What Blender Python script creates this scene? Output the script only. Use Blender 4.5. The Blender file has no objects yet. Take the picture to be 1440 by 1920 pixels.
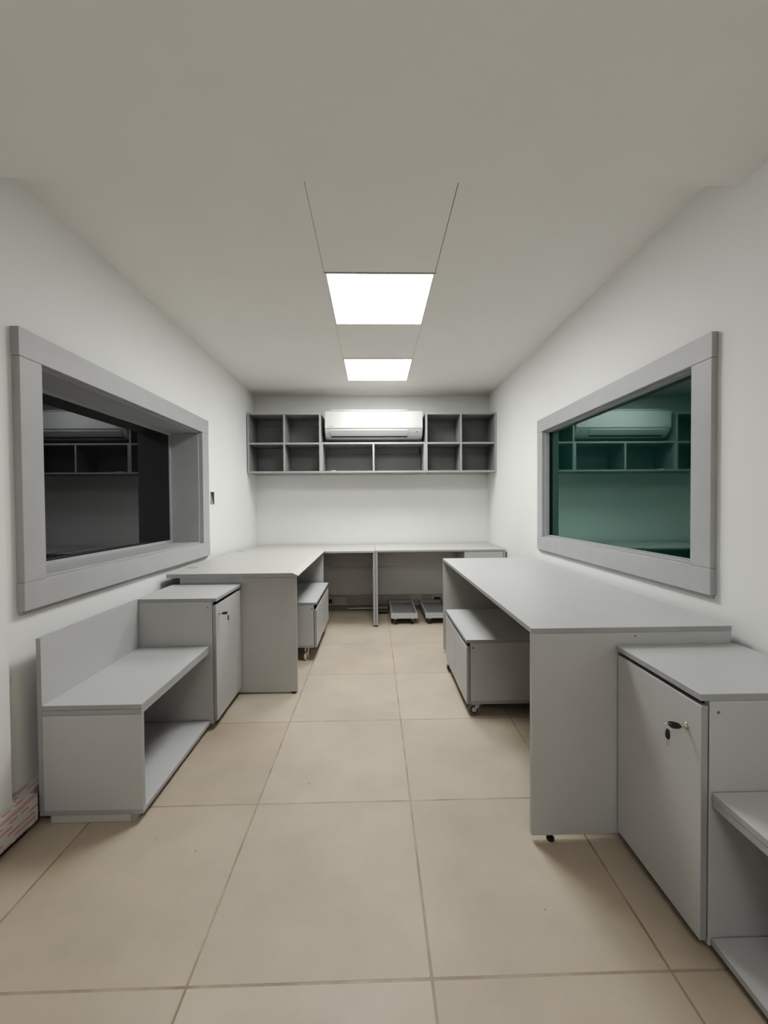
import bpy, bmesh, math, random
from mathutils import Vector, Matrix
random.seed(4)
C = bpy.context.scene
COL = C.collection

# ------------------------------------------------------------------ materials
def mat(name, col=(.5, .5, .5), rough=.5, metal=0., spec=.5, noise=0., nscale=8., bump=0., bscale=120.):
    m = bpy.data.materials.new(name); m.use_nodes = True
    nt = m.node_tree; N = nt.nodes; L = nt.links
    b = N['Principled BSDF']
    b.inputs['Base Color'].default_value = (*col, 1)
    b.inputs['Roughness'].default_value = rough
    b.inputs['Metallic'].default_value = metal
    b.inputs['Specular IOR Level'].default_value = spec
    tc = N.new('ShaderNodeTexCoord')
    if noise:
        n = N.new('ShaderNodeTexNoise'); n.inputs['Scale'].default_value = nscale; n.inputs['Detail'].default_value = 4
        L.new(tc.outputs['Object'], n.inputs['Vector'])
        r = N.new('ShaderNodeMapRange')
        r.inputs[1].default_value = .3; r.inputs[2].default_value = .7
        r.inputs[3].default_value = 1 - noise; r.inputs[4].default_value = 1 + noise
        L.new(n.outputs['Fac'], r.inputs[0])
        mx = N.new('ShaderNodeVectorMath'); mx.operation = 'SCALE'
        mx.inputs[0].default_value = col
        L.new(r.outputs[0], mx.inputs['Scale']); L.new(mx.outputs[0], b.inputs['Base Color'])
    if bump:
        n2 = N.new('ShaderNodeTexNoise'); n2.inputs['Scale'].default_value = bscale; n2.inputs['Detail'].default_value = 3
        L.new(tc.outputs['Object'], n2.inputs['Vector'])
        bp = N.new('ShaderNodeBump'); bp.inputs['Strength'].default_value = bump; bp.inputs['Distance'].default_value = .002
        L.new(n2.outputs['Fac'], bp.inputs['Height']); L.new(bp.outputs[0], b.inputs['Normal'])
    return m

GREY = (.480, .484, .482)
M = {}
M['lam'] = mat('grey_laminate', GREY, .42, noise=.02, nscale=5, bump=.04, bscale=400)
M['edge'] = mat('edge_band', (.36, .365, .375), .4, noise=.02)
M['lamlight'] = mat('light_laminate', (.50, .502, .47), .42, noise=.015, nscale=4)
M['shelf'] = mat('shelf_laminate', (.27, .27, .268), .5, noise=.03)
M['shelfedge'] = mat('shelf_edge', (.36, .375, .375), .45)
M['frame'] = mat('painted_frame', (.40, .405, .41), .45, noise=.035, nscale=9, bump=.08, bscale=60)
M['wall'] = mat('wall_paint', (.80, .805, .79), .85, spec=.2, noise=.012, nscale=2, bump=.05, bscale=250)
M['ceil'] = mat('ceiling_paint', (.83, .81, .77), .9, spec=.1, noise=.012, nscale=3, bump=.05, bscale=200)
M['ac'] = mat('white_plastic', (.58, .588, .575), .4)
M['acgrey'] = mat('grey_print', (.25, .26, .27), .5)
M['dark'] = mat('dark_gap', (.015, .015, .015), .6)
M['black'] = mat('black_plastic', (.012, .012, .013), .35)
M['chrome'] = mat('chrome', (.75, .74, .70), .18, metal=1)
M['zinc'] = mat('zinc_steel', (.5, .5, .5), .35, metal=.8)
M['wheel'] = mat('grey_rubber', (.22, .22, .215), .5)
M['whitewheel'] = mat('white_nylon', (.62, .62, .60), .4)
M['white'] = mat('white_trim', (.75, .75, .73), .5)
M['plate'] = mat('ivory_plate', (.62, .59, .52), .45)
M['red'] = mat('red_module', (.14, .012, .012), .4)
M['grout'] = mat('dark_mortar', (.06, .05, .045), .9)
M['conduit'] = mat('grey_conduit', (.30, .30, .29), .6)
M['seam'] = mat('seam_shadow', (.22, .21, .19), .9)
M['screw'] = mat('screw_cap', (.16, .165, .17), .5)
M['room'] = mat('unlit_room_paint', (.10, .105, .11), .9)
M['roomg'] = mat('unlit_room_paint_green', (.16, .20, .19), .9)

def emis(name, col, s):
    m = bpy.data.materials.new(name); m.use_nodes = True; N = m.node_tree.nodes
    N.clear(); e = N.new('ShaderNodeEmission'); o = N.new('ShaderNodeOutputMaterial')
    e.inputs[0].default_value = (*col, 1); e.inputs[1].default_value = s
    m.node_tree.links.new(e.outputs[0], o.inputs[0])
    # prismatic diffuser: less light leaves at a grazing angle
    g = N.new('ShaderNodeNewGeometry'); d = N.new('ShaderNodeVectorMath'); d.operation = 'DOT_PRODUCT'
    L = m.node_tree.links; L.new(g.outputs['Normal'], d.inputs[0]); L.new(g.outputs['Incoming'], d.inputs[1])
    a = N.new('ShaderNodeMath'); a.operation = 'ABSOLUTE'; L.new(d.outputs['Value'], a.inputs[0])
    k = N.new('ShaderNodeMath'); k.operation = 'MULTIPLY_ADD'; k.inputs[1].default_value = s * .64; k.inputs[2].default_value = s * .52
    L.new(a.outputs[0], k.inputs[0]); L.new(k.outputs[0], e.inputs[1])
    return m
M['light'] = emis('led_diffuser', (1.0, .995, .975), 14.8)
M['fill_light'] = emis('added_fill_emitter', (1.0, .985, .965), 8.2)  # for the added fill panel behind the camera

def glass(name, tint, refl, rough, base, diff):
    m = bpy.data.materials.new(name); m.use_nodes = True; nt = m.node_tree; N = nt.nodes; L = nt.links
    N.clear()
    o = N.new('ShaderNodeOutputMaterial')
    tr = N.new('ShaderNodeBsdfTransparent'); tr.inputs[0].default_value = (*tint, 1)
    df = N.new('ShaderNodeBsdfDiffuse'); df.inputs[0].default_value = (*diff, 1)
    gl = N.new('ShaderNodeBsdfGlossy'); gl.inputs[0].default_value = (*refl, 1); gl.inputs['Roughness'].default_value = rough
    fr = N.new('ShaderNodeFresnel'); fr.inputs[0].default_value = 1.5
    mr = N.new('ShaderNodeMath'); mr.operation = 'MULTIPLY_ADD'; mr.use_clamp = True
    mr.inputs[1].default_value = 1.4; mr.inputs[2].default_value = base
    L.new(fr.outputs[0], mr.inputs[0])
    m1 = N.new('ShaderNodeMixShader'); m1.inputs[0].default_value = .5
    L.new(tr.outputs[0], m1.inputs[1]); L.new(df.outputs[0], m1.inputs[2])
    m2 = N.new('ShaderNodeMixShader'); L.new(mr.outputs[0], m2.inputs[0])
    L.new(m1.outputs[0], m2.inputs[1]); L.new(gl.outputs[0], m2.inputs[2]); L.new(m2.outputs[0], o.inputs[0])
    return m
M['glassL'] = glass('smoked_glass', (.18, .19, .21), (.88, .90, .93), .004, .01, (.004, .0045, .006))
M['glassR'] = glass('green_glass', (.10, .34, .27), (.76, 1.0, .95), .025, .07, (.003, .050, .039))

# floor tiles: 0.60 m porcelain, joints at x = TX + .6k, y = TY + .6k
TX, TY = .1329, .9707
def floor_mat():
    m = bpy.data.materials.new('beige_tile'); m.use_nodes = True; nt = m.node_tree; N = nt.nodes; L = nt.links
    b = N['Principled BSDF']; b.inputs['Roughness'].default_value = .5; b.inputs['Specular IOR Level'].default_value = .35
    tc = N.new('ShaderNodeTexCoord'); mp = N.new('ShaderNodeMapping')
    mp.inputs['Location'].default_value = (6 - TX, 6 - TY, 0)
    L.new(tc.outputs['Object'], mp.inputs[0])
    br = N.new('ShaderNodeTexBrick'); br.offset = 0; br.squash = 1
    br.inputs['Color1'].default_value = (0, 0, 0, 1); br.inputs['Color2'].default_value = (1, 1, 1, 1)
    br.inputs['Scale'].default_value = 1; br.inputs['Mortar Size'].default_value = .0042
    br.inputs['Mortar Smooth'].default_value = .5
    br.inputs['Brick Width'].default_value = .6; br.inputs['Row Height'].default_value = .6
    L.new(mp.outputs[0], br.inputs['Vector'])
    # colour by tile id
    sn = N.new('ShaderNodeVectorMath'); sn.operation = 'DIVIDE'; sn.inputs[1].default_value = (.6, .6, 1)
    L.new(mp.outputs[0], sn.inputs[0])
    fl = N.new('ShaderNodeVectorMath'); fl.operation = 'FLOOR'; L.new(sn.outputs[0], fl.inputs[0])
    wn = N.new('ShaderNodeTexWhiteNoise'); wn.noise_dimensions = '2D'; L.new(fl.outputs[0], wn.inputs['Vector'])
    cr = N.new('ShaderNodeValToRGB'); e = cr.color_ramp.elements
    e[0].position = 0; e[0].color = (.430, .364, .290, 1); e[1].position = 1; e[1].color = (.500, .440, .360, 1)
    L.new(wn.outputs['Value'], cr.inputs[0])
    # cloudy mottling
    n1 = N.new('ShaderNodeTexNoise'); n1.inputs['Scale'].default_value = 2.6; n1.inputs['Detail'].default_value = 7; n1.inputs['Roughness'].default_value = .6
    L.new(tc.outputs['Object'], n1.inputs['Vector'])
    r1 = N.new('ShaderNodeMapRange'); r1.inputs[1].default_value = .3; r1.inputs[2].default_value = .7; r1.inputs[3].default_value = .86; r1.inputs[4].default_value = 1.10
    L.new(n1.outputs['Fac'], r1.inputs[0])
    n3 = N.new('ShaderNodeTexNoise'); n3.inputs['Scale'].default_value = 220; n3.inputs['Detail'].default_value = 2
    L.new(tc.outputs['Object'], n3.inputs['Vector'])
    r3 = N.new('ShaderNodeMapRange'); r3.inputs[3].default_value = .93; r3.inputs[4].default_value = 1.07
    L.new(n3.outputs['Fac'], r3.inputs[0])
    mm = N.new('ShaderNodeMath'); mm.operation = 'MULTIPLY'; L.new(r1.outputs[0], mm.inputs[0]); L.new(r3.outputs[0], mm.inputs[1])
    # dirty specks
    vo = N.new('ShaderNodeTexVoronoi'); vo.inputs['Scale'].default_value = 5.5; L.new(tc.outputs['Object'], vo.inputs['Vector'])
    rv = N.new('ShaderNodeMapRange'); rv.inputs[1].default_value = .018; rv.inputs[2].default_value = .034; rv.inputs[3].default_value = .62; rv.inputs[4].default_value = 1
    L.new(vo.outputs['Distance'], rv.inputs[0])
    # only some cells keep their speck
    sp = N.new('ShaderNodeSeparateColor'); L.new(vo.outputs['Color'], sp.inputs[0])
    gt = N.new('ShaderNodeMath'); gt.operation = 'GREATER_THAN'; gt.inputs[1].default_value = .38; L.new(sp.outputs[0], gt.inputs[0])
    mxs = N.new('ShaderNodeMix'); mxs.data_type = 'FLOAT'; L.new(gt.outputs[0], mxs.inputs[0]); mxs.inputs[2].default_value = 1; L.new(rv.outputs[0], mxs.inputs[3])
    m2 = N.new('ShaderNodeMath'); m2.operation = 'MULTIPLY'; L.new(mm.outputs[0], m2.inputs[0]); L.new(mxs.outputs[0], m2.inputs[1])
    sc = N.new('ShaderNodeVectorMath'); sc.operation = 'SCALE'; L.new(cr.outputs[0], sc.inputs[0]); L.new(m2.outputs[0], sc.inputs['Scale'])
    # warm pinkish stains
    n4 = N.new('ShaderNodeTexNoise'); n4.inputs['Scale'].default_value = 1.7; n4.inputs['Detail'].default_value = 5
    mp4 = N.new('ShaderNodeMapping'); mp4.inputs['Location'].default_value = (3.1, 7.7, 2); L.new(tc.outputs['Object'], mp4.inputs[0]); L.new(mp4.outputs[0], n4.inputs['Vector'])
    r4 = N.new('ShaderNodeMapRange'); r4.inputs[1].default_value = .52; r4.inputs[2].default_value = .72; r4.inputs[3].default_value = 0; r4.inputs[4].default_value = .5
    L.new(n4.outputs['Fac'], r4.inputs[0])
    mw = N.new('ShaderNodeMix'); mw.data_type = 'RGBA'; L.new(r4.outputs[0], mw.inputs[0]); L.new(sc.outputs[0], mw.inputs[6]); mw.inputs[7].default_value = (.46, .37, .29, 1)
    # grout
    mg = N.new('ShaderNodeMix'); mg.data_type = 'RGBA'; n6 = N.new('ShaderNodeTexNoise'); n6.inputs['Scale'].default_value = 9; n6.inputs['Detail'].default_value = 5; L.new(tc.outputs['Object'], n6.inputs['Vector'])
    r6 = N.new('ShaderNodeMapRange'); r6.inputs[1].default_value = .35; r6.inputs[2].default_value = .65; r6.inputs[3].default_value = .35; r6.inputs[4].default_value = 1; L.new(n6.outputs['Fac'], r6.inputs[0])
    gm = N.new('ShaderNodeMath'); gm.operation = 'MULTIPLY'; L.new(br.outputs['Fac'], gm.inputs[0]); L.new(r6.outputs[0], gm.inputs[1])
    L.new(gm.outputs[0], mg.inputs[0]); L.new(mw.outputs[2], mg.inputs[6]); mg.inputs[7].default_value = (.27, .205, .15, 1)
    L.new(mg.outputs[2], b.inputs['Base Color'])
    bp = N.new('ShaderNodeBump'); bp.inputs['Strength'].default_value = .5; bp.inputs['Distance'].default_value = .002; bp.invert = True
    L.new(br.outputs['Fac'], bp.inputs['Height']); L.new(bp.outputs[0], b.inputs['Normal'])
    return m
M['floor'] = floor_mat()

# skirting still wrapped in a white film printed with rows of red lettering (too small to read)
def film_mat(name, strength, axis='Y', ground=(.60, .585, .57), rows=55.):
    m = bpy.data.materials.new(name); m.use_nodes = True; nt = m.node_tree; N = nt.nodes; L = nt.links
    b = N['Principled BSDF']; b.inputs['Roughness'].default_value = .35
    tc = N.new('ShaderNodeTexCoord'); s = N.new('ShaderNodeSeparateXYZ'); L.new(tc.outputs['Object'], s.inputs[0])
    along = s.outputs[axis]; other = s.outputs['X' if axis == 'Y' else 'Y']
    ad = N.new('ShaderNodeMath'); ad.operation = 'ADD'; L.new(s.outputs['Z'], ad.inputs[0]); L.new(other, ad.inputs[1])
    mu = N.new('ShaderNodeMath'); mu.operation = 'MULTIPLY'; mu.inputs[1].default_value = rows; L.new(ad.outputs[0], mu.inputs[0])
    fr = N.new('ShaderNodeMath'); fr.operation = 'FRACT'; L.new(mu.outputs[0], fr.inputs[0])
    fo = N.new('ShaderNodeMath'); fo.operation = 'FLOOR'; L.new(mu.outputs[0], fo.inputs[0])
    band = N.new('ShaderNodeMath'); band.operation = 'LESS_THAN'; band.inputs[1].default_value = .42; L.new(fr.outputs[0], band.inputs[0])
    cx = N.new('ShaderNodeCombineXYZ'); L.new(along, cx.inputs[0]); L.new(fo.outputs[0], cx.inputs[1])
    mp = N.new('ShaderNodeMapping'); mp.inputs['Scale'].default_value = (20, 3.7, 1); L.new(cx.outputs[0], mp.inputs[0])
    n = N.new('ShaderNodeTexNoise'); n.inputs['Scale'].default_value = 1; n.inputs['Detail'].default_value = 0; L.new(mp.outputs[0], n.inputs['Vector'])
    g = N.new('ShaderNodeMath'); g.operation = 'GREATER_THAN'; g.inputs[1].default_value = .50; L.new(n.outputs['Fac'], g.inputs[0])
    n2 = N.new('ShaderNodeTexNoise'); n2.inputs['Scale'].default_value = 420; n2.inputs['Detail'].default_value = 0; L.new(tc.outputs['Object'], n2.inputs['Vector'])
    r2 = N.new('ShaderNodeMapRange'); r2.inputs[1].default_value = .40; r2.inputs[2].default_value = .50; r2.inputs[3].default_value = .2; r2.inputs[4].default_value = 1; L.new(n2.outputs['Fac'], r2.inputs[0])
    a = N.new('ShaderNodeMath'); a.operation = 'MULTIPLY'; L.new(band.outputs[0], a.inputs[0]); L.new(g.outputs[0], a.inputs[1])
    a2 = N.new('ShaderNodeMath'); a2.operation = 'MULTIPLY'; L.new(a.outputs[0], a2.inputs[0]); L.new(r2.outputs[0], a2.inputs[1])
    a3 = N.new('ShaderNodeMath'); a3.operation = 'MULTIPLY'; a3.inputs[1].default_value = strength; L.new(a2.outputs[0], a3.inputs[0])
    mx = N.new('ShaderNodeMix'); mx.data_type = 'RGBA'; L.new(a3.outputs[0], mx.inputs[0])
    mx.inputs[6].default_value = (*ground, 1); mx.inputs[7].default_value = (.50, .10, .09, 1)
    L.new(mx.outputs[2], b.inputs['Base Color']); return m
M['film'] = film_mat('printed_film', .72)
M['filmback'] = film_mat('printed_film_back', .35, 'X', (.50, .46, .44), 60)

# ------------------------------------------------------------------ helpers
def link(name, bm, mats, loc, parent):
    me = bpy.data.meshes.new(name); bm.to_mesh(me); bm.free()
    for m in mats: me.materials.append(m)
    o = bpy.data.objects.new(name, me); COL.objects.link(o)
    o.location = loc
    if parent is not None:
        o.parent = parent; o.location = Vector(loc) - wloc(parent)
    return o
def wloc(o):
    v = Vector(o.location)
    while o.parent: o = o.parent; v += Vector(o.location)
    return v
def cube_into(bm, a, b, bev=0.0, mi=0, thin_edge=None):
    r = bmesh.ops.create_cube(bm, size=1)
    vs = r['verts']; s = [b[i] - a[i] for i in range(3)]; c = [(a[i] + b[i]) / 2 for i in range(3)]
    for v in vs: v.co = Vector([v.co[i] * s[i] + c[i] for i in range(3)])
    fs = list({f for v in vs for f in v.link_faces})
    ax = s.index(min(s))
    for f in fs:
        f.material_index = mi
        if thin_edge is not None:
            f.normal_update()
            if abs(f.normal[ax]) < .5: f.material_index = thin_edge
    if bev:
        es = list({e for v in vs for e in v.link_edges})
        bmesh.ops.bevel(bm, geom=es, offset=bev, segments=1, affect='EDGES', material=-1)
def board(name, x0, x1, y0, y1, z0, z1, parent=None, m='lam', e='edge', bev=.0008):
    """one laminated board in world coordinates; its four thin sides take the edge band"""
    c = Vector(((x0 + x1) / 2, (y0 + y1) / 2, (z0 + z1) / 2))
    bm = bmesh.new()
    cube_into(bm, (x0 - c.x, y0 - c.y, z0 - c.z), (x1 - c.x, y1 - c.y, z1 - c.z), bev, 0, 1 if e else None)
    return link(name, bm, [M[m]] + ([M[e]] if e else []), c, parent)
def boxes(name, lst, parent=None, m='wall', bev=0.):
    bm = bmesh.new()
    for a, b in lst: cube_into(bm, a, b, bev)
    return link(name, bm, [M[m]], (0, 0, 0), parent)
def cyl(name, p, axis, r, h, parent=None, m='chrome', seg=28, r2=None, bev=0.):
    """cylinder starting at p and running h along axis"""
    bm = bmesh.new()
    bmesh.ops.create_cone(bm, cap_ends=True, segments=seg, radius1=r, radius2=r if r2 is None else r2, depth=abs(h))
    bmesh.ops.translate(bm, verts=bm.verts, vec=(0, 0, abs(h) / 2))
    if bev:
        es = [e for e in bm.edges if any(len(f.verts) > 4 for f in e.link_faces)]
        bmesh.ops.bevel(bm, geom=es, offset=bev, segments=2, affect='EDGES')
    q = Vector((0, 0, 1)).rotation_difference(Vector(axis).normalized())
    bmesh.ops.rotate(bm, verts=bm.verts, cent=(0, 0, 0), matrix=q.to_matrix())
    for f in bm.faces: f.smooth = len(f.verts) == 4
    return link(name, bm, [M[m]], p, parent)
def root(name, loc, label, cat, group=None):
    o = bpy.data.objects.new(name, None); o.empty_display_size = .1; COL.objects.link(o)
    o.location = loc; o['label'] = label; o['category'] = cat
    if group: o['group'] = group
    return o
def tag(o, label, cat, group=None):
    o['label'] = label; o['category'] = cat
    if group: o['group'] = group
    return o
def struct(o): o['kind'] = 'structure'; return o
def prism(name, pts, x0, x1, parent=None, m='ac', bev=0., smooth=False):
    """profile pts (y,z) extruded from x0 to x1"""
    bm = bmesh.new(); c = Vector(((x0 + x1) / 2, sum(p[0] for p in pts) / len(pts), sum(p[1] for p in pts) / len(pts)))
    A = [bm.verts.new((x0 - c.x, y - c.y, z - c.z)) for y, z in pts]
    B = [bm.verts.new((x1 - c.x, y - c.y, z - c.z)) for y, z in pts]
    bm.faces.new(A); bm.faces.new(B[::-1]); n = len(pts)
    for i in range(n): bm.faces.new((A[i], B[i], B[(i + 1) % n], A[(i + 1) % n]))
    bmesh.ops.recalc_face_normals(bm, faces=bm.faces)
    if bev:
        es = [e for e in bm.edges if len(e.link_faces) == 2 and any(len(f.verts) > 4 for f in e.link_faces)]
        bmesh.ops.bevel(bm, geom=es, offset=bev, segments=4, affect='EDGES', profile=.5)
    if smooth:
        for f in bm.faces: f.smooth = True
    return link(name, bm, [M[m]], c, parent)

# ------------------------------------------------------------------ room shell
XL, XN, XR, YB, ZC, ZN, YS, YF = -1.31, -1.285, 1.275, 4.50, 2.38, 2.275, 1.40, -1.6
WT = .25
struct(boxes('floor', [((XL - WT, YF - .1, -.06), (XR + WT, YB + WT, 0))], m='floor'))
# left wall with window opening
ly0, ly1, lz0, lz1 = 1.60, 3.05, .893, 1.722
struct(boxes('wall_left', [
    ((XL - WT, 1.433, 0), (XL, ly0, 2.5)), ((XL - WT, ly1, 0), (XL, YB + WT, 2.5)),
    ((XL - WT, ly0, 0), (XL, ly1, lz0)), ((XL - WT, ly0, lz1), (XL, ly1, 2.5)),
    ((XL - WT, YF - .1, 0), (XN, 1.433, 2.5))]))
ry0, ry1, rz0, rz1 = 1.57, 2.986, .923, 1.708
struct(boxes('wall_right', [
    ((XR, YF - .1, 0), (XR + WT, ry0, 2.5)), ((XR, ry1, 0), (XR + WT, YB + WT, 2.5)),
    ((XR, ry0, 0), (XR + WT, ry1, rz0)), ((XR, ry0, rz1), (XR + WT, ry1, 2.5))]))
struct(boxes('wall_back', [((XL - WT, YB, 0), (XR + WT, YB + WT, 2.5))]))
struct(boxes('wall_front', [((XL - WT, YF - .12, 0), (XR + WT, YF, 2.5))]))

# ceiling with two recesses for the light panels
PX0, PX1 = -.252, .328
P = [(2.125, 2.725), (3.362, 3.950)]
cl = []
cl.append(((XL - WT, YS - .05, ZC), (PX0, YB + WT, 2.5)))
cl.append(((PX1, YS - .05, ZC), (XR + WT, YB + WT, 2.5)))
cl.append(((PX0, YS - .05, ZC), (PX1, P[0][0], 2.5)))
cl.append(((PX0, P[0][1], ZC), (PX1, P[1][0], 2.5)))
cl.append(((PX0, P[1][1], ZC), (PX1, YB + WT, 2.5)))
struct(boxes('ceiling', cl, m='ceil'))
struct(boxes('ceiling_lowered', [((XL - WT, YF - .1, ZN), (XR + WT, YS, 2.5))], m='ceil'))
struct(boxes('trim_1', [((-.2545, YS, ZC - .0006), (-.2525, P[0][0] - .01, ZC + .001))], m='seam'))
struct(boxes('trim_2', [((.323, YS, ZC - .0006), (.3262, P[0][0] - .01, ZC + .001))], m='seam'))
struct(boxes('trim_3', [((-.2535, P[0][1] + .01, ZC - .0006), (-.2520, P[1][0], ZC + .001))], m='seam'))
struct(boxes('trim_4', [((.324, P[0][1] + .01, ZC - .0006), (.3255, P[1][0], ZC + .001))], m='seam'))

for i, (a, b) in enumerate(P):
    r = root('ceiling_light', ((PX0 + PX1) / 2, (a + b) / 2, ZC),
             ['square white light panel in the ceiling, the larger and nearer of the two',
              'square white light panel in the ceiling just before the air conditioner'][i], 'ceiling light', 'lit ceiling panels')
    w = .010; z0, z1 = ZC - .003, ZC + .03; e = .001
    o = boxes('frame', [((PX0 + e, a + e, z0), (PX0 + w, b - e, z1)), ((PX1 - w, a + e, z0), (PX1 - e, b - e, z1)),
                        ((PX0 + w, a + e, z0), (PX1 - w, a + w, z1)), ((PX0 + w, b - w, z0), (PX1 - w, b - e, z1))], m='white')
    o.parent = r; o.location = -Vector(r.location)
    board('diffuser', PX0 + w, PX1 - w, a + w, b - w, ZC + .004, ZC + .010, r, 'light', None, 0)
    boxes_o = boxes('gap_shadow', [((PX0 - .006, a - .004, ZC - .0008), (PX1 + .006, a, ZC + .002))], m='seam')
    boxes_o.parent = r; boxes_o.location = -Vector(r.location)

# baseboards
struct(boxes('baseboard_left', [((XN - .0, YF, .026), (-1.243, 1.488, .124)), ((XL + .0, 1.433, .03), (XL + .044, 1.60, .138)),
                                ((XL, 1.60, .03), (XL + .040, YB, .138))], m='film'))
struct(boxes('skirting_gap_shade', [((XN, YF, .0), (-1.262, 1.46, .026)), ((XL, 1.46, .0), (XL + .02, YB, .03))], m='dark'))  # near-black strips stand in for the shadow under the raised left skirting
struct(boxes('baseboard_back', [((XL + .05, YB - .022, .054), (XR - .002, YB, .162))], m='filmback'))
struct(boxes('trim_6', [((XL + .05, YB - .010, .0), (XR - .002, YB, .054))], m='conduit'))

# unlit rooms behind the two windows
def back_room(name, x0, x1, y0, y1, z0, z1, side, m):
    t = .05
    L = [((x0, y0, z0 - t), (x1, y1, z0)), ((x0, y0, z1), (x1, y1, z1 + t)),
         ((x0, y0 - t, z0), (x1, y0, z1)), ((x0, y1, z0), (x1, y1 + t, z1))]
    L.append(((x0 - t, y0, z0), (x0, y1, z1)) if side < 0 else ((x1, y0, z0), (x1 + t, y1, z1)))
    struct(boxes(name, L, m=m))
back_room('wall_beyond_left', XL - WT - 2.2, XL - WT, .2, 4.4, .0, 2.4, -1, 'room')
back_room('wall_beyond_right', XR + WT, XR + WT + 2.2, .2, 4.4, .0, 2.4, 1, 'roomg')

# ------------------------------------------------------------------ windows
def window(name, side, xw, xf, xg, oy0, oy1, oz0, oz1, iy0, iy1, iz0, iz1, gl, label):
    r = root(name, (xw, (oy0 + oy1) / 2, oz0), label, 'window'); del r['label'], r['category']; r['kind'] = 'structure'
    s = side
    def bd(n, xa, xb, *a, **k): return board(n, min(xa, xb), max(xa, xb), *a, r, **k)
    g = .0008
    bd('head_board', xw, xf, oy0, oy1, iz1, oz1, m='frame', e='frame', bev=.0015)
    bd('bottom_board', xw, xf, oy0, oy1, oz0, iz0, m='frame', e='frame', bev=.0015)
    bd('side_board', xw, xf - s * .0008, oy0 + .002, iy0, iz0 + g, iz1 - g, m='frame', e='frame', bev=.0015)
    bd('side_board', xw, xf - s * .0008, iy1, oy1 - .001, iz0 + g, iz1 - g, m='frame', e='frame', bev=.0015)
    bd('apron_strip', xw, xw + (xf - xw) * .55, oy0 + .006, oy1 - .006, oz0 - .014, oz0 - .0005, m='frame', e='frame', bev=.001)
    # lining of the opening
    t = .009; xo = xw - s * .0005; xb = xg - s * .03
    bd('lining', xo, xb, iy0 + .001, iy1 - .001, iz0 + .001, iz0 + t, m='frame', e='frame')
    bd('lining', xo, xb, iy0 + .001, iy1 - .001, iz1 - t, iz1 - .001, m='frame', e='frame')
    bd('lining', xo, xb, iy0 + .001, iy0 + t, iz0 + t + .0005, iz1 - t - .0005, m='frame', e='frame')
    bd('lining', xo, xb, iy1 - t, iy1 - .001, iz0 + t + .0005, iz1 - t - .0005, m='frame', e='frame')
    a, b, c, d = iy0 + t + .0005, iy1 - t - .0005, iz0 + t + .0005, iz1 - t - .0005
    bw = .018 if s > 0 else .004
    pane = board('pane', xg - .004, xg + .004, a + .001, b - .001, c + .001, d - .001, r, gl, None, 0)
    xc, xd = xg + s * .0045, xg + s * .016
    if s > 0:
        bd('glazing_bead', xc, xd, a, b, c, c + bw, m='frame', e='frame')
        bd('glazing_bead', xc, xd, a, b, d - bw, d, m='frame', e='frame')
        bd('glazing_bead', xc, xd, a, a + bw, c + bw + .0005, d - bw - .0005, m='frame', e='frame')
        bd('glazing_bead', xc, xd, b - bw, b, c + bw + .0005, d - bw - .0005, m='frame', e='frame')
    else:
        bd('glazing_bead', xc, xd, a, b, c, c + bw, m='frame', e='frame')
        bd('glazing_bead', xc, xd, b - bw, b, c + bw + .0005, d - .0005, m='black', e='black')
window('window_1', 1, XL, -1.28, -1.525, 1.497, 3.161, .789, 1.827, 1.599, 3.050, .893, 1.722, 'glassL', 'w')
window('window_2', -1, XR, 1.25, 1.318, 1.471, 3.075, .822, 1.803, 1.570, 2.986, .923, 1.708, 'glassR', 'w')

# ------------------------------------------------------------------ wall shelves + air conditioner
SY0, SZ0, SZ1 = 4.18, 1.503, 2.121
def shelf_unit(x0, x1, z1, rows, label, slot=False):
    T = .019
    r = root('wall_shelf_unit', ((x0 + x1) / 2, YB, SZ0), label, 'wall shelf', 'open shelf units on the back wall')
    k = dict(m='shelf', e='shelfedge')
    yb = YB - .001
    board('side_panel', x0, x0 + T, SY0, yb, SZ0, z1, r, **k)
    board('side_panel', x1 - T, x1, SY0, yb, SZ0, z1, r, **k)
    g = .0004
    board('bottom_panel', x0 + T + g, x1 - T - g, SY0, yb, SZ0, SZ0 + T, r, **k)
    board('top_panel', x0 + T + g, x1 - T - g, SY0, yb, z1 - T, z1, r, **k)
    xm = (x0 + x1) / 2
    zs = [SZ0 + T, z1 - T]
    board('divider', xm - T / 2, xm + T / 2, SY0, yb - .007, zs[0] + g, zs[1] - g, r, **k)
    if rows == 2:
        zm = 1.797
        board('shelf', x0 + T + g, xm - T / 2 - g, SY0 + .001, yb - .007, zm, zm + T, r, **k)
        board('shelf', xm + T / 2 + g, x1 - T - g, SY0 + .001, yb - .007, zm, zm + T, r, **k)
        tops = [zm - g, z1 - T - g]
    else: tops = [z1 - T - g]
    board('back_panel', x0 + T + g, x1 - T - g, yb - .006, yb, SZ0 + T + g, z1 - T - g, r, **k)
    for zt in tops:
        for a, b in ((x0 + T, xm - T / 2), (xm + T / 2, x1 - T)):
            board('hanging_rail', a + g, b - g, yb - .024, yb - .0065, zt - .062, zt, r, m='shelf', e='shelf')
            cyl('screw_cap', ((a + b) / 2, yb - .0242, zt - .04), (0, -1, 0), .003, .0012, r, 'dark', 12)
    if slot:
        board('cable_cutout', x1 - T - .014, x1 - T - .004, yb - .0262, yb - .0246, zt - .075, zt - .005, r, m='dark', e=None, bev=0)
    return r
shelf_unit(-1.302, -.5475, SZ1, 2, 'grey four-compartment wall shelf unit left of the air conditioner')
shelf_unit(-.547, .5335, 1.817, 1, 'low grey two-compartment wall shelf unit under the air conditioner', True)
shelf_unit(.534, 1.272, SZ1, 2, 'grey four-compartment wall shelf unit right of the air conditioner')
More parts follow.
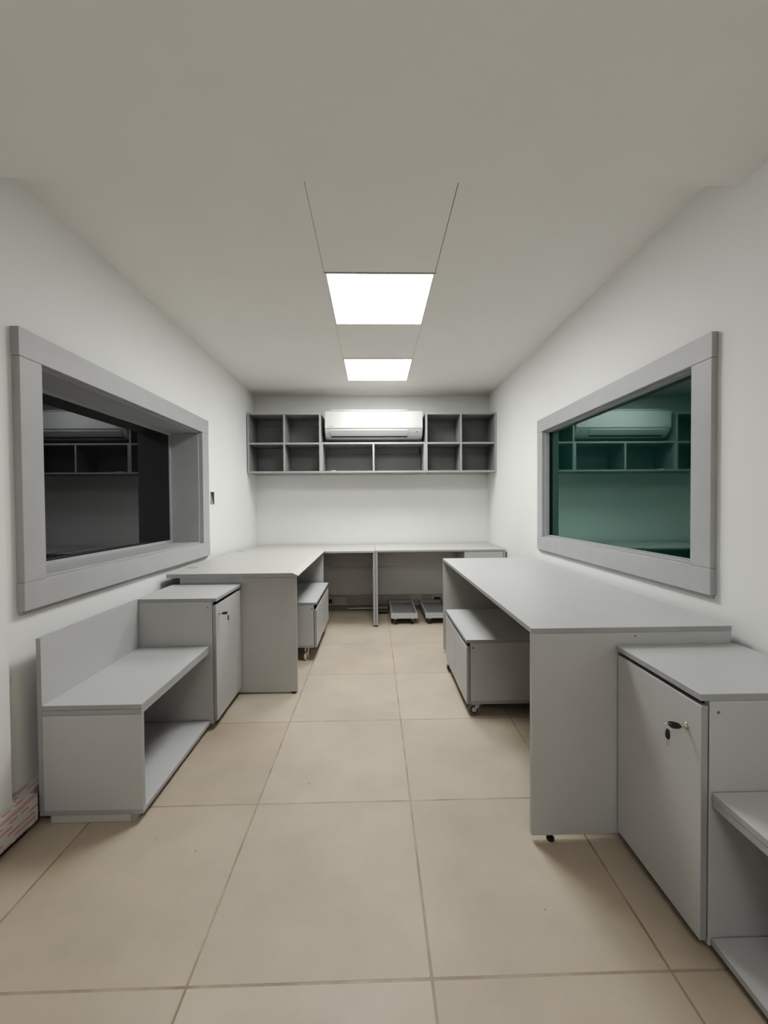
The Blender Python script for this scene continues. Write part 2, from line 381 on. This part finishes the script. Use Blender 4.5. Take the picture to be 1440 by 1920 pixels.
tag(cyl('lid', (-.425, 4.235, SZ0 + .0192), (0, 0, 1), .026, .008, None, 'white', 32, bev=.002),
    'small flat white lid lying in the shelf compartment below the air conditioner', 'lid')

ac = root('air_conditioner', (0, YB, 1.865), 'white split air conditioner on the back wall between the open shelves', 'air conditioner')
ax0, ax1 = -.512, .510
prof = [(YB - .002, 2.150), (4.235, 2.150), (4.222, 2.147), (4.212, 2.138), (4.205, 2.05), (4.200, 1.968), (4.203, 1.955),
        (4.222, 1.925), (4.250, 1.893), (4.285, 1.872), (4.330, 1.865), (YB - .002, 1.862)]
prism('casing', prof, ax0, ax1, ac, 'ac', bev=.010)
board('front_panel', ax0 + .004, ax1 - .004, 4.1965, 4.2015, 1.966, 2.132, ac, 'ac', None, .002)
board('top_grille', ax0 + .05, ax1 - .16, 4.225, 4.44, 2.1505, 2.163, ac, 'ac', None, .002)
# louvre follows the curved lower edge
lv = prism('louvre', [(4.1985, 1.943), (4.2060, 1.9485), (4.2300, 1.917), (4.2555, 1.8895), (4.2490, 1.883), (4.2230, 1.910)], -.452, .352, ac, 'ac', bev=.001)
prism('outlet_slot', [(4.240, 1.8895), (4.250, 1.893), (4.262, 1.883), (4.252, 1.878)], -.450, .350, ac, 'dark')
board('panel_joint', ax0 + .002, ax1 - .002, 4.1985, 4.2035, 1.9625, 1.9650, ac, 'seam', None, 0)
cyl('receiver_eye', (.449, 4.2185, 1.9335), (0, -.8, -.55), .007, .004, ac, 'acgrey', 20)
cyl('indicator_lamp', (.449, 4.2305, 1.916), (0, -.8, -.6), .003, .003, ac, 'acgrey', 12)
def text(s, name, size, loc, rot, parent, m, ext=.0004):
    cu = bpy.data.curves.new(name, 'FONT'); cu.body = s; cu.size = size; cu.extrude = ext; cu.align_x = 'CENTER'
    o = bpy.data.objects.new(name, cu); COL.objects.link(o)
    me = bpy.data.meshes.new_from_object(o.evaluated_get(bpy.context.evaluated_depsgraph_get()))
    bpy.data.objects.remove(o); me.materials.clear(); me.materials.append(M[m])
    o = bpy.data.objects.new(name, me); COL.objects.link(o); o.rotation_euler = rot; o.parent = parent
    o.location = Vector(loc) - wloc(parent); return o
text('DAIKIN', 'logo', .017, (-.451, 4.1962, 1.976), (math.pi / 2, 0, 0), ac, 'acgrey')
text('INVERTER', 'logo', .012, (.443, 4.1962, 1.980), (math.pi / 2, 0, 0), ac, 'acgrey')

# ------------------------------------------------------------------ desks
T = .018
def foot(x, y, z1, parent, r=.013, m='black'):
    f = cyl('foot', (x, y, 0.0003), (0, 0, 1), r, .008, parent, m, 20)
    cyl('stem', (x, y, .0083), (0, 0, 1), .004, max(.001, z1 - .0085), f, m, 10)

# right desk
d = root('desk', (.88, 2.26, 0), 'long plain grey desk along the right wall, its front edge nearest the camera', 'desk')
dx0, dx1, dy0, dy1, dz = .534, 1.235, 1.362, 3.168, .743
board('tabletop', dx0, dx1, dy0, dy1, dz - T, dz, d)
board('side_panel', dx0 + .001, dx1 - .001, dy0 + .0005, dy0 + T, .022, dz - T - .0005, d)
board('side_panel', dx0 + .001, dx1 - .001, dy1 - T, dy1 - .0005, .022, dz - T - .0005, d)
board('modesty_panel', dx1 - .075, dx1 - .057, dy0 + T + .001, dy1 - T - .001, .40, dz - T - .0005, d)
for fx in (dx0 + .07, dx1 - .07):
    foot(fx, dy0 + .010, .022, d); foot(fx, dy1 - .010, .022, d)
M['stain'] = mat('orange_glue', (.35, .20, .10), .6)
board('glue_stain', .891, .898, dy0 - .0004, dy0 + .0002, .709, .715, d, 'stain', None, 0)

# left desk: thicker, paler top with a bevelled long edge
d = root('desk', (-.87, 3.17, 0), 'left desk with pale thick top and two round cable grommets, beside the dark window', 'desk')
lx0, lx1, lyy0, lyy1, lz = -1.272, -.472, 2.478, 3.8405, .756
def bevel_top():
    bm = bmesh.new()
    pr = [(lx0, lz - .024), (lx1 - .006, lz - .024), (lx1, lz - .019), (lx1 - .003, lz - .014), (lx1 - .036, lz), (lx0, lz)]
    c = Vector(((lx0 + lx1) / 2, (lyy0 + lyy1) / 2, lz - .012))
    A = [bm.verts.new((x - c.x, lyy0 - c.y, z - c.z)) for x, z in pr]; B = [bm.verts.new((x - c.x, lyy1 - c.y, z - c.z)) for x, z in pr]
    f = bm.faces.new(A); f.material_index = 1; f = bm.faces.new(B[::-1]); f.material_index = 1
    n = len(pr)
    for i in range(n):
        f = bm.faces.new((A[i], B[i], B[(i + 1) % n], A[(i + 1) % n]))
        f.material_index = 1 if i in (0, 5, 1) else 0
    bmesh.ops.recalc_face_normals(bm, faces=bm.faces)
    return link('tabletop', bm, [M['lamlight'], M['edge']], c, d)
bevel_top()
board('side_panel', -1.202, -.489, 2.503, 2.503 + .022, .010, lz - .0245, d)
board('side_panel', -1.202, -.489, 3.815, 3.837, .010, lz - .0245, d)
board('modesty_panel', -1.18, -1.162, 2.5255, 3.8145, .36, lz - .0245, d)
for fy in (2.514, 3.826):
    foot(-.512, fy, .010, d, .016); foot(-1.17, fy, .010, d, .016)
for gy in (2.741, 3.707):
    g = cyl('cable_grommet', (-1.228, gy, lz + .0002), (0, 0, 1), .032, .003, d, 'edge', 40, bev=.001)
    cyl('cover', (-1.228, gy, lz + .0032), (0, 0, 1), .022, .0008, g, 'lam', 32)

# two desks along the back wall
def back_desk(x0, x1, zt, label, left_leg=True, drawer=False):
    r = root('desk', ((x0 + x1) / 2, 4.17, 0), label, 'desk')
    y0, y1 = 3.842, 4.468
    board('tabletop', x0, x1, y0, y1, zt - T, zt, r, 'lamlight', 'edge')
    for a, b in ((x0 + .0005, x0 + .022), (x1 - .022, x1 - .0005)):
        board('side_panel', a, b, y0 + .001, y1 - .001, .014, zt - T - .0005, r)
        foot((a + b) / 2, y0 + .02, .014, r, .010); foot((a + b) / 2, y1 - .03, .014, r, .010)
    board('modesty_panel', x0 + .023, x1 - .023, 4.30, 4.318, .517, zt - T - .0005, r)
    for xx, s in ((x0 + .0225, 1), (x1 - .0225, -1)):
        board('corner_bracket', min(xx, xx + s * .012), max(xx, xx + s * .012), y0 + .01, y0 + .04, zt - T - .014, zt - T - .001, r, 'black', None)
    if drawer:
        xa, xb = .859, x1 - .0245
        dr = board('drawer', xa, xb, y0 + .002, y0 + .020, zt - T - .125, zt - T - .003, r)
        board('drawer_side', xa + .004, xa + .018, y0 + .0205, 4.28, zt - T - .118, zt - T - .012, dr)
        board('drawer_side', xb - .018, xb - .004, y0 + .0205, 4.28, zt - T - .118, zt - T - .012, dr)
        board('drawer_bottom', xa + .0185, xb - .0185, y0 + .0205, 4.28, zt - T - .118, zt - T - .108, dr)
    return r
back_desk(-1.262, .0015, .730, 'left one of the two grey desks at the back wall, beside the two small sockets')
back_desk(.0035, 1.257, .734, 'right one of the two grey desks at the back wall, above the wheeled trays', drawer=True)

# ------------------------------------------------------------------ benches and cupboards
def bench(side, xf, xw, xbp, y0, y1, zt, label):
    """xf front edge (aisle), xw back face of the back panel, xbp its front face"""
    r = root('storage_bench', ((xf + xw) / 2, (y0 + y1) / 2, 0), label, 'bench')
    def bd(n, xa, xb, *a, **k): return board(n, min(xa, xb), max(xa, xb), *a, r, **k)
    z0 = .030; ys = y0
    bd('back_panel', xw, xbp, y0, y1 - .001, z0, .690)
    bd('seat', xf, xbp + side * .0005, y0 - .001, y1 - .001, zt - T, zt)
    bd('top_panel', xf + side * -.001, xbp + side * .0005, y0, y1 - .001, zt - 2 * T - .0014, zt - T - .0018)
    bd('end_panel', xf + side * -.002, xbp + side * .0005, y0, y0 + T, z0 + T + .0005, zt - 2 * T - .0022)
    bd('bottom_panel', xf + side * -.001, xbp + side * .0005, y0, y1 - .001, z0, z0 + T)
    xp = xf - side * .030
    bd('plinth', xp, xp - side * T, y0 + .002, y1 - .003, .0005, z0 - .0005)
    bd('plinth_return', xp - side * (T + .0005), xf - side * .34, y0 + .002, y0 + .002 + T, .0005, z0 - .0005)
    return r
bench(1, -.866, -1.245, -1.228, 1.497, 2.107, .441, 'low grey bench with tall back panel and open shelf, at left by the printed skirting')
bench(-1, .858, 1.250, 1.232, .392, 1.000, .428, 'low grey open bench at the right edge, in front of the locked cupboard')

def cupboard(side, xd, xc, xw, y0, y1, zt, zb, zd0, zd1, ly, lz_, label, klabel):
    """xd door face, xc carcass front"""
    r = root('cupboard', ((xd + xw) / 2, (y0 + y1) / 2, 0), label, 'cupboard')
    def bd(n, xa, xb, *a, **k): return board(n, min(xa, xb), max(xa, xb), *a, r, **k)
    s = side
    bd('top_panel', xd + s * .004, xw, y0 - .001, y1, zt - T, zt)
    bd('side_panel', xc, xw, y0, y0 + T, zb, zt - T - .0005)
    bd('side_panel', xc, xw, y1 - T, y1 - .001, zb, zt - T - .0005)
    bd('bottom_panel', xc, xw, y0 + T + .0005, y1 - T - .0005, zb, zb + T)
    bd('back_panel', xw + s * .002, xw + s * .010, y0 + T + .0005, y1 - T - .0005, zb + T + .0005, zt - T - .0005)
    bd('rail', xc - s * .030, xc - s * .048, y0 + T + .0005, y1 - T - .0005, zt - T - .08, zt - T - .0008, m='dark', e=None)  # rail coloured near-black: shade of the gap above the door
    xp = xc - s * .04
    bd('plinth', xp, xp - s * T, y0 + .002, y1 - .003, .0005, zb - .0005)
    cyl('screw_cap', (xc - s * .022, y0 - .0008, zt - .048), (0, -1, 0), .0035, .001, r, 'screw', 16)
    dr = board('door', min(xd, xd - s * .018), max(xd, xd - s * .018), y0 + .0015, y1 - .003, zd0, zd1, r, bev=.0015)
    lk = cyl('lock', (xd, ly, lz_), (s, 0, 0), .0095, .0025, dr, 'chrome', 32, bev=.0008)
    cyl('lock_core', (xd + s * .0025, ly, lz_), (s, 0, 0), .0068, .0045, lk, 'chrome', 24, bev=.0006)
    # keys: one in the lock, one hanging from the ring
    k = root('key_ring', (xd + s * .0075, ly, lz_), klabel, 'keys')
    def fob(name, p, dirv, up, L, W, TH, parent):
        """flat rounded plastic key head starting at p, running L along dirv"""
        dirv = Vector(dirv).normalized(); up = Vector(up).normalized(); n = dirv.cross(up)
        bm = bmesh.new(); pr = [(0, .22), (.10, .34), (.42, .50), (.80, .50), (.96, .34), (1, .12)]
        pts = [(a * L, b * W) for a, b in pr] + [(a * L, -b * W) for a, b in reversed(pr)]
        A = [bm.verts.new(dirv * a + up * b + n * TH / 2) for a, b in pts]
        B = [bm.verts.new(dirv * a + up * b - n * TH / 2) for a, b in pts]
        bm.faces.new(A); bm.faces.new(B[::-1]); m_ = len(pts)
        for i in range(m_): bm.faces.new((A[i], B[i], B[(i + 1) % m_], A[(i + 1) % m_]))
        bmesh.ops.recalc_face_normals(bm, faces=bm.faces)
        bmesh.ops.bevel(bm, geom=list(bm.edges), offset=.0007, segments=1, affect='EDGES')
        return link(name, bm, [M['black']], p, parent)
    p0 = Vector((xd + s * .0072, ly, lz_))
    b1 = board('key_blade', min(p0.x, p0.x + s * .010), max(p0.x, p0.x + s * .010), ly - .0035, ly + .0035, lz_ - .001, lz_ + .001, k, 'chrome', None, 0)
    f1 = fob('key_head', p0 + Vector((s * .009, 0, 0)), (s * 1.0, .12, .04), (0, 1, .35), .030, .021, .0045, k)
    # ring
    rc = p0 + Vector((s * .0405, .004, -.0035))
    bm = bmesh.new(); R_, rr, ns, nr = .0095, .0007, 36, 8
    vs = []
    for i in range(ns):
        a = 2 * math.pi * i / ns; cc = Vector((s * math.cos(a) * R_, math.cos(a) * R_ * .35, math.sin(a) * R_))
        rd = cc.normalized(); nn = Vector((.33, -s * .94, 0))
        vs.append([bm.verts.new(cc + rd * rr * math.cos(t) + nn * rr * math.sin(t)) for t in [2 * math.pi * j / nr for j in range(nr)]])
    for i in range(ns):
        for j in range(nr): bm.faces.new((vs[i][j], vs[(i + 1) % ns][j], vs[(i + 1) % ns][(j + 1) % nr], vs[i][(j + 1) % nr])).smooth = True
    bmesh.ops.recalc_face_normals(bm, faces=bm.faces)
    link('ring', bm, [M['chrome']], rc, k)
    f2 = fob('key_head', rc + Vector((0, 0, -.0075)), (0, .05, -1), (-s * .2, .98, 0), .027, .017, .0045, k)
    e = rc + Vector((0, 0, -.0075 - .027))
    board('key_blade', e.x - .0032, e.x + .0032, e.y - .001, e.y + .001, e.z - .021, e.z + .002, k, 'chrome', None, 0)
    return r
cupboard(1, -.831, -.850, -1.243, 2.110, 2.500, .690, .030, .045, .652, 2.150, .601,
         'grey cupboard with a key in its door, between left bench and left desk',
         'two black-headed keys on a ring hanging from the left cupboard lock')
cupboard(-1, .832, .852, 1.250, 1.001, 1.360, .682, .026, .038, .650, 1.052, .573,
         'grey cupboard with a key in its door, between right bench and right desk',
         'two black-headed keys on a ring hanging from the right cupboard lock')

# ------------------------------------------------------------------ castors and wheeled units
def castor(x, y, zt, parent, face=(0, 1), r=.026, w=.020, m='wheel', off=.012, bracket='zinc', hub='zinc'):
    """swivel castor: plate, fork, wheel; the axle lies along `face` normal"""
    fx, fy = face; nx, ny = -fy, fx          # rolling direction (fx,fy); axle along (nx,ny)
    ang = math.atan2(fy, fx)
    c = root('castor', (x, y, 0), '', ''); del c['label'], c['category']
    c.parent = parent; c.location = Vector((x, y, 0)) - wloc(parent)
    def rot(o): return o
    bm = bmesh.new(); cube_into(bm, (-.024, -.020, zt - .0025), (.024, .020, zt - .0004))
    cube_into(bm, (-.010, -.012, zt - .010), (.010, .012, zt - .0025))
    bmesh.ops.rotate(bm, verts=bm.verts, cent=(0, 0, 0), matrix=Matrix.Rotation(ang, 3, 'Z'))
    link('plate', bm, [M[bracket]], (x, y, 0), c)
    bm = bmesh.new()
    for s in (-1, 1):
        yy = s * (w / 2 + .0022); pts = [(-.012, zt - .0104), (.014, zt - .0104), (-off + .006, r - .004), (-off, r - .006), (-off - .006, r - .003)]
        A = [bm.verts.new((a, yy - .001, b)) for a, b in pts]; B = [bm.verts.new((a, yy + .001, b)) for a, b in pts]
        bm.faces.new(A); bm.faces.new(B[::-1])
        for i in range(5): bm.faces.new((A[i], B[i], B[(i + 1) % 5], A[(i + 1) % 5]))
    cube_into(bm, (-.013, -w / 2 - .003, zt - .0128), (.012, w / 2 + .003, zt - .0102))
    bmesh.ops.recalc_face_normals(bm, faces=bm.faces)
    bmesh.ops.rotate(bm, verts=bm.verts, cent=(0, 0, 0), matrix=Matrix.Rotation(ang, 3, 'Z'))
    link('fork', bm, [M[bracket]], (x, y, 0), c)
    wx, wy = x - off * fx, y - off * fy
    wh = cyl('wheel', (wx - nx * w / 2, wy - ny * w / 2, r + .0003), (nx, ny, 0), r, w, c, m, 36, bev=.002)
    cyl('hub', (wx - nx * (w / 2 + .001), wy - ny * (w / 2 + .001), r + .0003), (nx, ny, 0), r * .70, w + .002, wh, 'black', 28)
    cyl('hub_cap', (wx - nx * (w / 2 + .0018), wy - ny * (w / 2 + .0018), r + .0003), (nx, ny, 0), r * .46, w + .0036, wh, hub, 24)
    return c

def rolling_cabinet(side, xd, depth, y0, y1, zt, zb, zd1, ndoor, label, wr, wpos):
    r = root('rolling_cabinet', (xd - side * depth / 2, (y0 + y1) / 2, 0), label, 'rolling cabinet', 'cabinets on castors under the desks')
    s = side
    def bd(n, xa, xb, *a, **k): return board(n, min(xa, xb), max(xa, xb), *a, r, **k)
    xc = xd - s * .0205; xw = xd - s * depth
    bd('top_panel', xd + s * .001, xw, y0 - .001, y1 + .001, zt - T, zt)
    bd('side_panel', xc, xw, y0, y0 + T, zb + T + .0004, zt - T - .0005)
    bd('side_panel', xc, xw, y1 - T, y1, zb + T + .0004, zt - T - .0005)
    bd('bottom_panel', xc, xw, y0, y1, zb, zb + T)
    bd('back_panel', xw + s * .002, xw + s * .010, y0 + T + .0005, y1 - T - .0005, zb + T + .0005, zt - T - .0005)
    bd('rail', xc - s * .020, xc - s * .038, y0 + T + .0005, y1 - T - .0005, zt - T - .06, zt - T - .0008, m='dark', e=None)  # near-black colour puts the shade above the doors into the rail
    cyl('screw_cap', (xc - s * .014, y0 - .0008, zt - .045), (0, -1, 0), .0038, .001, r, 'dark', 16)
    n = ndoor; w = (y1 - y0) / n
    for i in range(n):
        bd('door', xd, xd - s * .018, y0 + i * w + .0012, y0 + (i + 1) * w - .0012, zb, zd1, bev=.0015)
    for (cx, cy) in wpos:
        castor(cx, cy, zb, r, (1, 0) if wr[1] else (s * .25, .97), wr[0], .020, wr[2], wr[3])
    return r
rolling_cabinet(-1, .500, .52, 2.192, 2.835, .424, .066, .384, 2, 'wide low grey cabinet on castors under the right desk',
                (.0318, True, 'wheel', .018), [(.561, 2.212), (.545, 2.79), (.97, 2.218), (.97, 2.79)])
rolling_cabinet(1, -.440, .50, 3.010, 3.780, .444, .104, .388, 1, 'low grey cabinet on castors under the left desk',
                (.030, False, 'whitewheel', .014), [(-.522, 3.060), (-.480, 3.735), (-.90, 3.060), (-.90, 3.735)])

def tray_dolly(x0, x1, y0, y1, label):
    r = root('wheeled_tray', ((x0 + x1) / 2, (y0 + y1) / 2, 0), label, 'wheeled tray', 'wheeled computer trays under the back desk')
    z0, z1, t = .060, .112, .018
    board('front_board', x0, x1, y0, y0 + t, z0, z1, r)
    board('rear_board', x0, x1, y1 - t, y1, z0, z1, r)
    board('side_board', x0, x0 + t, y0 + t + .0005, y1 - t - .0005, z0, z1, r)
    board('side_board', x1 - t, x1, y0 + t + .0005, y1 - t - .0005, z0, z1, r)
    board('base_board', x0 + t + .0005, x1 - t - .0005, y0 + t + .0005, y1 - t - .0005, z0 + .001, z0 + .019, r, 'shelf', 'shelf')
    for cx, cy, f in ((x0 + .045, y0 + .03, (0, 1)), (x1 - .045, y0 + .03, (.35, .94)), (x0 + .045, y1 - .05, (0, 1)), (x1 - .045, y1 - .05, (0, 1))):
        castor(cx, cy, z0, r, f, .022, .016, 'black', .008, 'zinc', 'whitewheel')
    return r
tray_dolly(.151, .411, 3.900, 4.462, 'left one of two grey wheeled trays on the floor under the back desk')
tray_dolly(.489, .749, 3.900, 4.462, 'right one of two grey wheeled trays, partly hidden by the right desk')

# ------------------------------------------------------------------ sockets, wall box, conduit, floor hole
def socket(x0, x1, z0, z1, label, red=None, cat='socket', holes=()):
    r = root('power_socket', ((x0 + x1) / 2, YB - .022, (z0 + z1) / 2), label, cat)
    board('cover_plate', x0, x1, YB - .030, YB - .0225, z0, z1, r, 'plate', None, .0015)
    if red: board('red_module', red[0], red[1], YB - .0345, YB - .0302, red[2], red[3], r, 'red', None, .001)
    for hx, hz in holes: cyl('socket_hole', (hx, YB - .0301, hz), (0, -1, 0), .006, .0008, r, 'dark', 20)
    return r
socket(-.525, -.470, .056, .150, 'ivory socket plate with dark red module beside the left rolling cabinet', (-.516, -.480, .078, .126))
socket(-.457, -.332, .058, .148, 'blank ivory cover plate on the back skirting under the left back desk', cat='cover plate')
socket(.397, .520, .050, .166, 'ivory socket plate with round holes behind the two wheeled trays', holes=((.433, .10), (.458, .122), (.483, .10), (.458, .085)))
socket(.632, .760, .056, .160, 'ivory socket plate with dark red module beside the right desk', (.655, .731, .092, .136))

r = root('wall_box', (XL, 3.286, 1.233), 'small dark uncovered switch box in the wall beyond the left window', 'switch box')
board('box_back', XL, XL + .002, 3.256, 3.318, 1.184, 1.283, r, 'black', None, 0)
board('box_rim', XL + .0005, XL + .004, 3.252, 3.2565, 1.182, 1.285, r, 'conduit', None, 0)
board('box_rim', XL + .0005, XL + .004, 3.3165, 3.321, 1.182, 1.285, r, 'conduit', None, 0)
bm = bmesh.new()
pv = [bm.verts.new(v) for v in ((.0024, 3.257, 1.266), (.0024, 3.257, 1.185), (.0024, 3.302, 1.185))]
pv2 = [bm.verts.new((v.co.x + .0015, v.co.y, v.co.z)) for v in pv]
bm.faces.new(pv); bm.faces.new(pv2[::-1])
for i in range(3): bm.faces.new((pv[i], pv2[i], pv2[(i + 1) % 3], pv[(i + 1) % 3]))
bmesh.ops.recalc_face_normals(bm, faces=bm.faces)
link('loose_flap', bm, [M['conduit']], (XL, 0, 0), r)

tag(cyl('cable_conduit', (-.30, YB - .030, .0185), (1, 0, 0), .009, .44, None, 'white', 16), 'thin white conduit lying on the floor along the back wall', 'conduit')
r = root('floor_opening', (.085, 4.37, 0), 'dark rectangular cable hole in the floor left of the wheeled trays', 'floor hole')
board('pit', .032, .142, 4.295, 4.440, .0002, .0012, r, 'grout', None, 0)
cyl('conduit_end', (.034, 4.37, .0085), (1, 0, .0), .007, .10, r, 'conduit', 16)
tag(cyl('wall_edge_conduit', (.01, YB - .034, .032), (1, 0, 0), .006, .13, None, 'white', 12), 'short white conduit piece behind the floor hole by the wheeled trays', 'conduit')

# ------------------------------------------------------------------ added fill light behind the camera + camera
r = root('ceiling_light', (.04, -.7, ZN), 'added unseen fill light panel behind the camera', 'ceiling light')  # added out of view to brighten faces turned to the camera
board('diffuser', -.25, .33, -1.0, -.42, ZN - .006, ZN - .001, r, 'fill_light', None, 0)

w = bpy.data.worlds.new('world'); C.world = w; w.use_nodes = True
w.node_tree.nodes['Background'].inputs[0].default_value = (.02, .02, .02, 1)

F, yaw, pitch, roll, h = 756.037, math.radians(1.3307), math.radians(-1.0532), math.radians(-.4141), 1.17132
fwd = Vector((math.sin(yaw) * math.cos(pitch), math.cos(yaw) * math.cos(pitch), math.sin(pitch)))
ri = Vector((math.cos(yaw), -math.sin(yaw), 0)); up = ri.cross(fwd)
ri2 = ri * math.cos(roll) + up * math.sin(roll); up2 = -ri * math.sin(roll) + up * math.cos(roll)
cam = bpy.data.cameras.new('camera'); co = bpy.data.objects.new('camera', cam); COL.objects.link(co)
mw = Matrix((( ri2.x, up2.x, -fwd.x, 0), (ri2.y, up2.y, -fwd.y, 0), (ri2.z, up2.z, -fwd.z, h), (0, 0, 0, 1)))
co.matrix_world = mw
cam.sensor_fit = 'VERTICAL'; cam.sensor_height = 36; cam.sensor_width = 27; cam.lens = F / 1920 * 36
cam.clip_start = .02
C.camera = co
C.view_settings.view_transform = 'Standard'; C.view_settings.look = 'None'
C.view_settings.exposure = .55; C.view_settings.gamma = 1.17
# gentle toe in the camera's tone curve: phone pictures keep their blacks
vs = C.view_settings; vs.use_curve_mapping = True
cm = vs.curve_mapping; cc = cm.curves[3]
for p, q in ((.02, .0085), (.06, .042), (.12, .116), (.25, .255), (.6, .605)): cc.points.new(p, q)
cm.update()
